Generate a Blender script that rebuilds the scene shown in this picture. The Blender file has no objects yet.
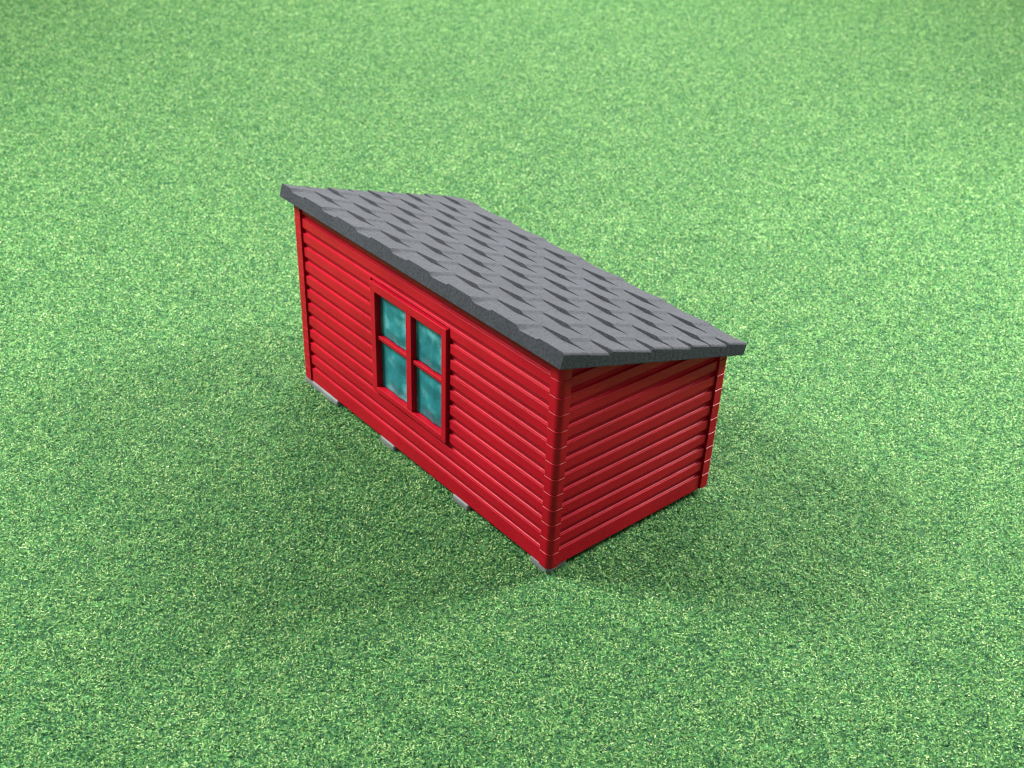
import bpy, bmesh, math
import numpy as np
from mathutils import Vector, Matrix

U = 0.015            # metres per model unit
GZ = -0.130          # level of the mat under the wall bottoms, in model units
def W3(p): return Vector((p[0]*U, p[1]*U, (p[2]-GZ)*U))
S = bpy.context.scene
C = S.collection

# ------------------------------------------------------------------ camera
cam = bpy.data.cameras.new('camera'); co = bpy.data.objects.new('camera', cam); C.objects.link(co)
R = [[0.7684921589970868, -0.6388635697496713, 0.035681098731725036],
     [-0.3108358265926809, -0.4214852547624659, -0.8518986259668834],
     [0.5592860542391889, 0.6435864504979311, -0.5224897992009345]]
m = Matrix.Identity(4)
for i in range(3):
    m[i][0] = R[0][i]; m[i][1] = -R[1][i]; m[i][2] = -R[2][i]
m.translation = W3((-7.53486, -7.81043, 9.42470))
co.matrix_world = m
cam.sensor_width = 36; cam.lens = 1105.563/1024*36
cam.clip_start = 0.005; cam.clip_end = 50
cam.dof.use_dof = True; cam.dof.focus_distance = 14.0*U; cam.dof.aperture_fstop = 45
S.camera = co

# ------------------------------------------------------------------ light
wd = bpy.data.worlds.new('World'); S.world = wd; wd.use_nodes = True
bg = wd.node_tree.nodes['Background']; bg.inputs[0].default_value = (0.93, 0.97, 1.0, 1); bg.inputs[1].default_value = 0.56
def area(name, loc, tgt, size, power, col=(1, 1, 1)):
    l = bpy.data.lights.new(name, 'AREA'); l.shape = 'RECTANGLE'; l.size = size[0]*U; l.size_y = size[1]*U
    l.energy = power; l.color = col
    o = bpy.data.objects.new(name, l); C.objects.link(o); o.location = W3(loc)
    o.rotation_euler = (W3(tgt)-W3(loc)).to_track_quat('-Z', 'Y').to_euler(); return o
area('window_light_behind', (27, 27, 22), (10, 11, 0), (40, 16), 10.5, (1.0, 0.99, 0.97))
area('ceiling_light_far', (-12, 16, 20), (2, 3, 0), (7, 7), 5.0)
area('ceiling_light_right', (18, -4, 16), (2, 2, 0), (8, 8), 3.8)

S.view_settings.view_transform = 'Standard'; S.view_settings.look = 'None'
S.view_settings.exposure = -0.15; S.view_settings.gamma = 1
S.render.engine = 'CYCLES'; S.cycles.filter_width = 1.1

# ------------------------------------------------------------------ node helpers
def newmat(name):
    mt = bpy.data.materials.new(name); mt.use_nodes = True
    nt = mt.node_tree; return mt, nt, nt.nodes['Principled BSDF'], nt.nodes, nt.links
def noise(nt, vec, scale, detail=2, rough=.5):
    n = nt.nodes.new('ShaderNodeTexNoise'); n.inputs['Scale'].default_value = scale
    n.inputs['Detail'].default_value = detail; n.inputs['Roughness'].default_value = rough
    nt.links.new(vec, n.inputs['Vector']); return n
def ramp(nt, fac, stops):
    r = nt.nodes.new('ShaderNodeValToRGB'); e = r.color_ramp.elements
    while len(e) < len(stops): e.new(.5)
    for k, (p, c) in enumerate(stops): e[k].position = p; e[k].color = (*c, 1)
    nt.links.new(fac, r.inputs[0]); return r
def bump(nt, h, strength, dist, normal=None):
    b = nt.nodes.new('ShaderNodeBump'); b.inputs['Strength'].default_value = strength
    b.inputs['Distance'].default_value = dist*U; nt.links.new(h, b.inputs['Height'])
    if normal is not None: nt.links.new(normal, b.inputs['Normal'])
    return b
def bevelnode(nt, r):
    b = nt.nodes.new('ShaderNodeBevel'); b.samples = 4; b.inputs['Radius'].default_value = r*U; return b

# red plastic
def red_material():
    mt, nt, p, N, L = newmat('red_plastic')
    tc = N.new('ShaderNodeTexCoord').outputs['Object']
    n1 = noise(nt, tc, 9/U*.12, 3); n2 = noise(nt, tc, 55/U*.5, 2)
    c = ramp(nt, n1.outputs[0], [(.3, (.24, .0022, .009)), (.7, (.30, .0034, .012))])
    L.new(c.outputs[0], p.inputs['Base Color'])
    r = ramp(nt, n2.outputs[0], [(.3, (.26,)*3), (.7, (.42,)*3)]); L.new(r.outputs[0], p.inputs['Roughness'])
    bv = bevelnode(nt, .008); b = bump(nt, n2.outputs[0], .35, .006, bv.outputs[0])
    b2 = bump(nt, n1.outputs[0], .3, .03, b.outputs[0])
    L.new(b2.outputs[0], p.inputs['Normal'])
    p.inputs['Specular IOR Level'].default_value = .12
    return mt
RED = red_material()

def grey_material():
    mt, nt, p, N, L = newmat('charcoal_print')
    tc = N.new('ShaderNodeTexCoord').outputs['Object']
    n2 = noise(nt, tc, 30/U, 3, .75); n1 = noise(nt, tc, 1.2/U, 3)
    c = ramp(nt, n2.outputs[0], [(.32, (.015, .0165, .020)), (.68, (.040, .042, .048))])
    mx = N.new('ShaderNodeMix'); mx.data_type = 'RGBA'; mx.blend_type = 'MULTIPLY'; mx.inputs[0].default_value = 1
    c1 = ramp(nt, n1.outputs[0], [(.3, (.9,)*3), (.7, (1.08,)*3)])
    L.new(c.outputs[0], mx.inputs[6]); L.new(c1.outputs[0], mx.inputs[7]); L.new(mx.outputs[2], p.inputs['Base Color'])
    p.inputs['Roughness'].default_value = .82; p.inputs['Specular IOR Level'].default_value = .16
    # fine print layers
    wv = N.new('ShaderNodeTexWave'); wv.wave_type = 'BANDS'; wv.bands_direction = 'X'
    mp = N.new('ShaderNodeMapping'); mp.inputs['Rotation'].default_value = (0, 0, 1.0)
    L.new(tc, mp.inputs[0]); L.new(mp.outputs[0], wv.inputs['Vector'])
    wv.inputs['Scale'].default_value = 5.5/U; wv.inputs['Distortion'].default_value = 1.2; wv.inputs['Detail'].default_value = 2
    bv = bevelnode(nt, .014)
    b0 = bump(nt, wv.outputs[1], .12, .01, bv.outputs[0])
    b = bump(nt, n2.outputs[0], .7, .012, b0.outputs[0]); L.new(b.outputs[0], p.inputs['Normal'])
    return mt
GREY = grey_material()

def foot_material():
    mt, nt, p, N, L = newmat('translucent_grey_plastic')
    tc = N.new('ShaderNodeTexCoord').outputs['Object']
    n = noise(nt, tc, 4/U, 2); c = ramp(nt, n.outputs[0], [(.3, (.10, .112, .104)), (.7, (.155, .17, .16))])
    L.new(c.outputs[0], p.inputs['Base Color']); p.inputs['Roughness'].default_value = .5; p.inputs['Specular IOR Level'].default_value = .25
    bv = bevelnode(nt, .02); L.new(bv.outputs[0], p.inputs['Normal'])
    return mt
FOOT = foot_material()

def pane_material():
    mt, nt, p, N, L = newmat('teal_glazing_light_patches')
    tc = N.new('ShaderNodeTexCoord').outputs['Object']
    n1 = noise(nt, tc, 2.6/U, 3, .55); n2 = noise(nt, tc, 26/U, 2, .6)
    c = ramp(nt, n1.outputs[0], [(.30, (.009, .085, .098)), (.50, (.013, .125, .138)), (.72, (.10, .32, .33))])  # pale stop paints light patches into the teal of the panes
    L.new(c.outputs[0], p.inputs['Base Color']); p.inputs['Roughness'].default_value = .38
    b1 = bump(nt, n1.outputs[0], .2, .04); b2 = bump(nt, n2.outputs[0], .4, .008, b1.outputs[0]); L.new(b2.outputs[0], p.inputs['Normal'])
    p.inputs['Specular IOR Level'].default_value = .3
    return mt
PANE = pane_material()

def ground_material():
    mt, nt, p, N, L = newmat('green_mat_base')
    tc = N.new('ShaderNodeTexCoord').outputs['Object']
    n = noise(nt, tc, 14/U, 3, .7)
    c = ramp(nt, n.outputs[0], [(.35, (.03, .12, .04)), (.5, (.06, .2, .06)), (.66, (.14, .33, .10))])
    L.new(c.outputs[0], p.inputs['Base Color']); p.inputs['Roughness'].default_value = .95
    p.inputs['Specular IOR Level'].default_value = .1
    b = bump(nt, n.outputs[0], 1, .03); L.new(b.outputs[0], p.inputs['Normal'])
    return mt
def fibre_material():
    mt, nt, p, N, L = newmat('green_flock')
    a = N.new('ShaderNodeAttribute'); a.attribute_name = 'tone'
    c = ramp(nt, a.outputs['Fac'], [(0, (.008, .060, .034)), (.28, (.036, .146, .052)), (.55, (.130, .308, .082)), (.80, (.255, .43, .135)), (1, (.50, .60, .30))])
    p.inputs['Roughness'].default_value = .6; p.inputs['Specular IOR Level'].default_value = .25
    L.new(c.outputs[0], p.inputs['Base Color'])
    tr = N.new('ShaderNodeBsdfTranslucent'); L.new(c.outputs[0], tr.inputs[0])
    mx = N.new('ShaderNodeMixShader'); mx.inputs[0].default_value = .35
    L.new(p.outputs[0], mx.inputs[1]); L.new(tr.outputs[0], mx.inputs[2])
    L.new(mx.outputs[0], N['Material Output'].inputs[0])
    return mt

# ------------------------------------------------------------------ setting: the mat
me = bpy.data.meshes.new('ground')
e = 260
me.from_pydata([W3(p) for p in ((-e, -e, GZ), (e, -e, GZ), (e, e, GZ), (-e, e, GZ))], [], [(0, 1, 2, 3)])
me.materials.append(ground_material())
g = bpy.data.objects.new('ground', me); C.objects.link(g); g['kind'] = 'structure'

def smooth_noise(rng, x, y, cell):
    n = 512; t = rng.random((n, n)); fx = x/cell+200; fy = y/cell+200
    ix = np.floor(fx).astype(int); iy = np.floor(fy).astype(int); u = fx-ix; v = fy-iy
    u = u*u*(3-2*u); v = v*v*(3-2*v)
    g_ = lambda a, b: t[a % n, b % n]
    return (g_(ix, iy)*(1-u)+g_(ix+1, iy)*u)*(1-v)+(g_(ix, iy+1)*(1-u)+g_(ix+1, iy+1)*u)*v
def flock():
    rng = np.random.default_rng(7)
    cx, cy, cz = -7.53486, -7.81043, 9.42470
    # candidate points in polar coordinates round the camera's foot; density falls with distance
    f = np.array(R[2][:2]); a0 = math.atan2(f[1], f[0]); half = math.radians(42)
    rr = np.linspace(3, 62, 600); d = np.sqrt(rr*rr+cz*cz)
    dens = np.where(d < 17, 4400., 4400.*(17/d)**1.3)
    cdf = np.cumsum(dens*rr*2*half); dr = rr[1]-rr[0]; total = int(cdf[-1]*dr)
    r = np.interp(rng.random(total), cdf/cdf[-1], rr) ; a = a0+(rng.random(total)*2-1)*half
    x = cx+r*np.cos(a); y = cy+r*np.sin(a)
    # keep what the photograph's frame can see, with a wide margin
    P = np.stack([x-cx, y-cy, np.full_like(x, GZ-cz)]); q = np.array(R)@P
    px = q[0]/q[2]*1105.6; py = q[1]/q[2]*1105.6
    keep = (np.abs(px) < 640) & (py > -430) & (py < 520) & ~((x > .25) & (x < 2.8) & (y > .25) & (y < 5.75))
    x = x[keep]; y = y[keep]; n = len(x)
    dist = np.sqrt((x-cx)**2+(y-cy)**2+cz*cz); s = np.maximum(1, dist/17)**.55
    ln = (.021+.022*rng.random(n))*s; wd_ = (.011+.009*rng.random(n))*s
    az = rng.random(n)*2*math.pi; el = np.radians(8+50*rng.random(n))
    dx = np.cos(az)*np.cos(el); dy = np.sin(az)*np.cos(el); dz = np.sin(el)*.62
    px_ = -np.sin(az); py_ = np.cos(az)
    tw = (rng.random(n)-.5)*1.6; pz_ = np.sin(tw); px_ = px_*np.cos(tw); py_ = py_*np.cos(tw)
    z0 = GZ+.002+.030*rng.random(n)*np.minimum(s, 1.3)
    v = np.zeros((n, 4, 3))
    bx, by = x-dx*ln*.5, y-dy*ln*.5
    for k, (t, w) in enumerate(((0, -1), (0, 1), (1, .6), (1, -.6))):
        v[:, k, 0] = bx+dx*ln*t+px_*wd_*w*.5; v[:, k, 1] = by+dy*ln*t+py_*wd_*w*.5
        v[:, k, 2] = z0+dz*ln*t+pz_*wd_*w*.5
    v[:, :, 2] = np.maximum(v[:, :, 2], GZ+.001)
    v[:, :, 2] -= GZ; v *= U
    big = smooth_noise(rng, x, y, .9)-.5; mid = smooth_noise(rng, x, y, .13)-.5; cl = smooth_noise(rng, x, y, .33)-.5
    tone = rng.beta(1.15, 1.4, n)*.95+.03*big+.17*mid+.04*cl
    tone = np.where(rng.random(n) < .012, .97, np.clip(tone, 0, .93))
    me = bpy.data.meshes.new('grass_flock')
    me.vertices.add(n*4); me.vertices.foreach_set('co', v.reshape(-1).astype(np.float32))
    me.loops.add(n*4); me.loops.foreach_set('vertex_index', np.arange(n*4, dtype=np.int32))
    me.polygons.add(n); me.polygons.foreach_set('loop_start', np.arange(0, n*4, 4, dtype=np.int32))
    me.polygons.foreach_set('loop_total', np.full(n, 4, dtype=np.int32))
    at = me.attributes.new('tone', 'FLOAT', 'POINT'); at.data.foreach_set('value', np.repeat(tone, 4).astype(np.float32))
    me.update(calc_edges=True)
    me.materials.append(fibre_material())
    o = bpy.data.objects.new('grass_flock', me); C.objects.link(o); o['kind'] = 'stuff'
    o['label'] = 'short bright green flocked grass fibres covering the mat'; o['category'] = 'artificial grass'
    print('fibres', n)
flock()

# ------------------------------------------------------------------ mesh helpers
ORI = W3((1.525, 3.0, GZ))
def link(name, bm, mat, parent, label=None):
    bmesh.ops.recalc_face_normals(bm, faces=bm.faces)
    for v in bm.verts: v.co = W3(v.co)-ORI
    me = bpy.data.meshes.new(name); bm.to_mesh(me); bm.free(); me.materials.append(mat)
    o = bpy.data.objects.new(name, me); C.objects.link(o); o.parent = parent
    if label: o['label'] = label
    return o
def box(bm, x0, x1, y0, y1, z0, z1, bev=0, seg=2):
    r = bmesh.ops.create_cube(bm, size=1)
    for v in r['verts']:
        v.co = Vector(((x0+x1)/2+v.co.x*(x1-x0), (y0+y1)/2+v.co.y*(y1-y0), (z0+z1)/2+v.co.z*(z1-z0)))
    if bev:
        ed = set(e for v in r['verts'] for e in v.link_edges)
        bmesh.ops.bevel(bm, geom=list(ed), offset=bev, segments=seg, affect='EDGES', profile=.6)

shed = bpy.data.objects.new('model_shed', None); C.objects.link(shed); shed.location = ORI
shed['label'] = 'small red clapboard model shed with charcoal shingled lean-to roof standing on green mat'
shed['category'] = 'model shed'

L_, Wd, B = 6.0, 3.05, .235
AL = .277; Z00 = 3.122; XO, YO = -.163, -.136; RW, RL, TH = 3.487, 6.225, .175
def roof_under(x): return Z00-(x-XO)*math.tan(AL)
NP = Vector((math.sin(AL), 0, math.cos(AL)))
def cut_roof(bm):
    bmesh.ops.bisect_plane(bm, geom=bm.verts[:]+bm.edges[:]+bm.faces[:], plane_co=(XO, 0, Z00-.004), plane_no=NP, clear_outer=True)

def profile(z0, z1, plain=()):
    """outline of the boards between z0 and z1: (depth behind the face, z)"""
    pts = []
    for i in range(-1, 16):
        a = i*B
        if i <= 0 or i in plain: pts += [(0, a+.004), (0, a+B-.004)]
        else: pts += [(0, a-.001), (.003, a+.002), (.026, a+.003), (.036, a+.009), (.036, a+.035), (.002, a+.098), (0, a+.102), (0, a+B-.010), (0, a+B-.004)]
    out = []
    for (d0, a), (d1, b) in zip(pts, pts[1:]):
        if b <= z0 or a >= z1: continue
        for t in (max(a, z0), min(b, z1)):
            k = 0 if b == a else (t-a)/(b-a)
            q = (d0+(d1-d0)*k, t)
            if not out or abs(out[-1][1]-q[1]) > 1e-6: out.append(q)
    return out
def boards(bm, mapf, s0, s1, z0, z1, plain=(), back=.14, inset=.022):
    pr = [(inset+d, z) for d, z in profile(z0, z1, plain)]
    ring = pr+[(back, z1), (back, z0)]
    va = [bm.verts.new(mapf(s0, d, z)) for d, z in ring]; vb = [bm.verts.new(mapf(s1, d, z)) for d, z in ring]
    n = len(ring)
    for i in range(n): bm.faces.new((va[i], va[(i+1) % n], vb[(i+1) % n], vb[i]))
    bm.faces.new(va); bm.faces.new(vb[::-1])

PY, PX = .185, .165     # post widths along the long and the short walls
FRONT = lambda s, d, z: (d, s, z)            # long wall with the window
NEAR = lambda s, d, z: (s, d, z)             # short wall towards the viewer
BACK = lambda s, d, z: (Wd-d, s, z)
FAR = lambda s, d, z: (s, L_-d, z)
WY0, WY1, WZ0, WZ1 = 2.175, 3.95, .775, 2.555
# long window wall; boards stop a hair short of the frame
bm = bmesh.new()
boards(bm, FRONT, PY, WY0-.035, 0, 3.06, ())
boards(bm, FRONT, WY1+.03, L_-PY-.018, 0, 3.06, ())
boards(bm, FRONT, WY0-.035, WY1+.03, 0, WZ0-.012, ())
boards(bm, FRONT, WY0-.035, WY1+.03, WZ1+.025, 3.06, ())
box(bm, .06, .13, L_-PY-.018, L_-PY, 0, 3.03)
box(bm, .10, .13, WY0-.035, WY1+.03, WZ0-.012, WZ0+.04); box(bm, .10, .13, WY0-.035, WY0+.05, WZ0+.04, WZ1+.025)
box(bm, .10, .13, WY1-.05, WY1+.03, WZ0+.04, WZ1+.025)
wall_w = link('wall', bm, RED, shed, 'high long wall with the four-pane window')
bm = bmesh.new()
boards(bm, NEAR, PX, Wd-PX-.018, 0, 3.2, ()); box(bm, Wd-PX-.018, Wd-PX, .06, .13, 0, 3.1); cut_roof(bm)
link('wall', bm, RED, shed, 'short end wall with a sloping top')
bm = bmesh.new(); boards(bm, FAR, PX, Wd-PX, 0, 3.2, ()); cut_roof(bm); link('wall', bm, RED, shed)
bm = bmesh.new(); boards(bm, BACK, PY, L_-PY, 0, 2.3, ()); cut_roof(bm); link('wall', bm, RED, shed)

def post(cx, cy, sx, sy, rad=.035):
    """ringed corner post; (cx, cy) is the outer corner, sx/sy point inwards"""
    bm = bmesh.new(); prev = None; zs = []
    for i in range(0, 14):
        a = i*B
        zs += [(a+.001 if i else 0, .0 if i == 0 else -.003), (a+.014, .0), (a+B*.5, .002), (a+B-.016, .002), (a+B-.004, .006)]
    def ringpts(off):
        ax, ay = PX+0, PY+0
        pts = [(ax, -off)]
        for k in range(9):
            t = math.pi/2*k/8
            pts.append((rad-off*0-(rad+off)*math.sin(t), rad-(rad+off)*math.cos(t)))
        pts += [(-off, ay), (ax, ay)]
        return pts
    for z, off in zs:
        vs = [bm.verts.new((cx+sx*x, cy+sy*y, z)) for x, y in ringpts(off)]
        if prev:
            n = len(vs)
            for k in range(n): bm.faces.new((prev[k], prev[(k+1) % n], vs[(k+1) % n], vs[k]))
        else: bm.faces.new(vs)
        prev = vs
    bm.faces.new(prev[::-1])
    cut_roof(bm)
    r = link('corner_post', bm, RED, shed)
    return r
post(0, 0, 1, 1, .085); post(Wd, 0, -1, 1); post(0, L_, 1, -1); post(Wd, L_, -1, -1)

# floor plate and feet
bm = bmesh.new(); box(bm, .09, Wd-.09, .09, L_-.09, -.03, .02); link('floor_plate', bm, FOOT, shed)
def foot(x0, x1, y0, y1, tab=False):
    bm = bmesh.new(); box(bm, x0, x1, y0, y1, GZ, -.003, .045, 3)
    if tab: box(bm, .03, .30, L_+.006, L_+.05, GZ, .20, .018, 2)
    link('foot', bm, FOOT, shed)
foot(.02, .38, .05, .40); foot(.005, .42, 1.69, 2.06); foot(.005, .42, 3.48, 3.86); foot(.0, .42, 5.04, 6.04, True)
for y0, y1 in ((.03, .40), (1.69, 2.06), (3.48, 3.86), (5.6, 5.97)): foot(Wd-.50, Wd-.12, y0+.1, y1)

# window
bm = bmesh.new(); F = -.02; D = .085
box(bm, F, D, WY0, WY0+.105, WZ0, WZ1, .010); box(bm, F, D, WY1-.115, WY1, WZ0, WZ1, .010)
box(bm, F-.001, D-.002, WY0+.10, WY1-.11, WZ1-.135, WZ1-.001, .010); box(bm, F-.001, D-.002, WY0+.10, WY1-.11, WZ0+.001, WZ0+.095, .010)
fr = link('window_frame', bm, RED, shed)
def sub(name, bm, mat):
    o = link(name, bm, mat, fr); return o
bm = bmesh.new(); box(bm, F+.008, D-.005, 2.975, 3.10, WZ0+.09, WZ1-.13, .010); sub('mullion', bm, RED)
TZ = 1.665
for y0, y1 in ((WY0+.10, 2.98), (3.095, WY1-.11)):
    bm = bmesh.new(); box(bm, .012, D-.006, y0, y1, TZ, TZ+.06, .008); sub('transom', bm, RED)
def pane(y0, y1, z0, z1):
    bm = bmesh.new(); n = 24; g_ = []
    for j in range(n+1):
        row = []
        for i in range(n+1):
            u, w = i/n, j/n
            # shallow hills added so their shading gives each pane its light patches
            h = .040*max(0, 1-abs(u-.42)*2.2-abs(w-.26)*2.6)+.026*max(0, 1-abs(u-.40)*2.6-abs(w-.74)*3.2)
            row.append(bm.verts.new((.074-h, y0+(y1-y0)*u, z0+(z1-z0)*w)))
        g_.append(row)
    for j in range(n):
        for i in range(n): bm.faces.new((g_[j][i], g_[j][i+1], g_[j+1][i+1], g_[j+1][i]))
    r = bmesh.ops.extrude_face_region(bm, geom=bm.faces[:])
    for v in [x for x in r['geom'] if isinstance(x, bmesh.types.BMVert)]: v.co.x = .095
    for f_ in bm.faces: f_.smooth = True
    sub('pane', bm, PANE)
for y0, y1 in ((WY0+.10, 2.98), (3.095, WY1-.11)):
    pane(y0, y1, WZ0+.09, TZ+.002); pane(y0, y1, TZ+.058, WZ1-.13)

# ------------------------------------------------------------------ roof
def roof():
    ex = Vector((math.cos(AL), 0, -math.sin(AL))); ey = Vector((0, 1, 0)); n = NP
    O = Vector((XO, YO, Z00))+n*TH
    P = .857; EDGE = [0, .42]+[.42+.3775*k for k in range(1, 8)]+[RW]; NS = 9
    def h(k, y):
        but = 3.42+.405*k; v = (y-but) % P
        a, a2 = .066, -.020
        if v < .43: z = .040-a*v
        else: z = .040-a*.43-a2*(v-.43)
        if v > P-.075:           # bevelled butt
            z += ((v-(P-.075))/.075)*(.040-z)
        return z-.02
    def edgeh(y):
        v = (y-3.42) % P
        z = .024 if v < .44 else (.0-.024*(v-.44)/(P-.44))
        if .44 <= v < .48: z = .024+(z-.024)*((v-.44)/.04)
        if v > P-.09: z += ((v-(P-.09))/.09)**1.5*(.024-z)
        return z
    ys = set([0, .01, .02, .03, RL-.01, RL-.02, RL])
    yy = 0
    while yy < RL: ys.add(round(yy, 4)); yy += .0145
    ys = sorted(ys); K = .0102; bm = bmesh.new(); rows = []
    for y in ys:
        er = .022*max(0, 1-y/.04)**2+.012*max(0, 1-(RL-y)/.03)**2
        r = [(0, -TH)]
        for k in range(NS):
            hl = edgeh(y) if k == 0 else h(k, y)+K
            hr = h(k, y)-K
            if k == 0: r += [(0, hl), (.05, hl+(.2*(h(0, y)-hl))), (.16, h(0, y)*.8+hl*.2)]
            else:
                lo = h(k-1, y)-K; t = max(0, min(1, (hl-lo)/.008))
                r += [(EDGE[k], lo-.016*t), (EDGE[k]+.004, hl)]
            r.append((EDGE[k+1]-(.008 if k < NS-1 else 0), hr))
        r.append((RW, -TH))
        rows.append([bm.verts.new(O+ex*x+ey*y+n*(z-(er if z > -.1 else 0))) for x, z in r])
    m_ = len(rows[0])
    for a, b in zip(rows, rows[1:]):
        for i in range(m_): bm.faces.new((a[i], a[(i+1) % m_], b[(i+1) % m_], b[i]))
    bm.faces.new(rows[0]); bm.faces.new(rows[-1][::-1])
    link('roof', bm, GREY, shed)
roof()
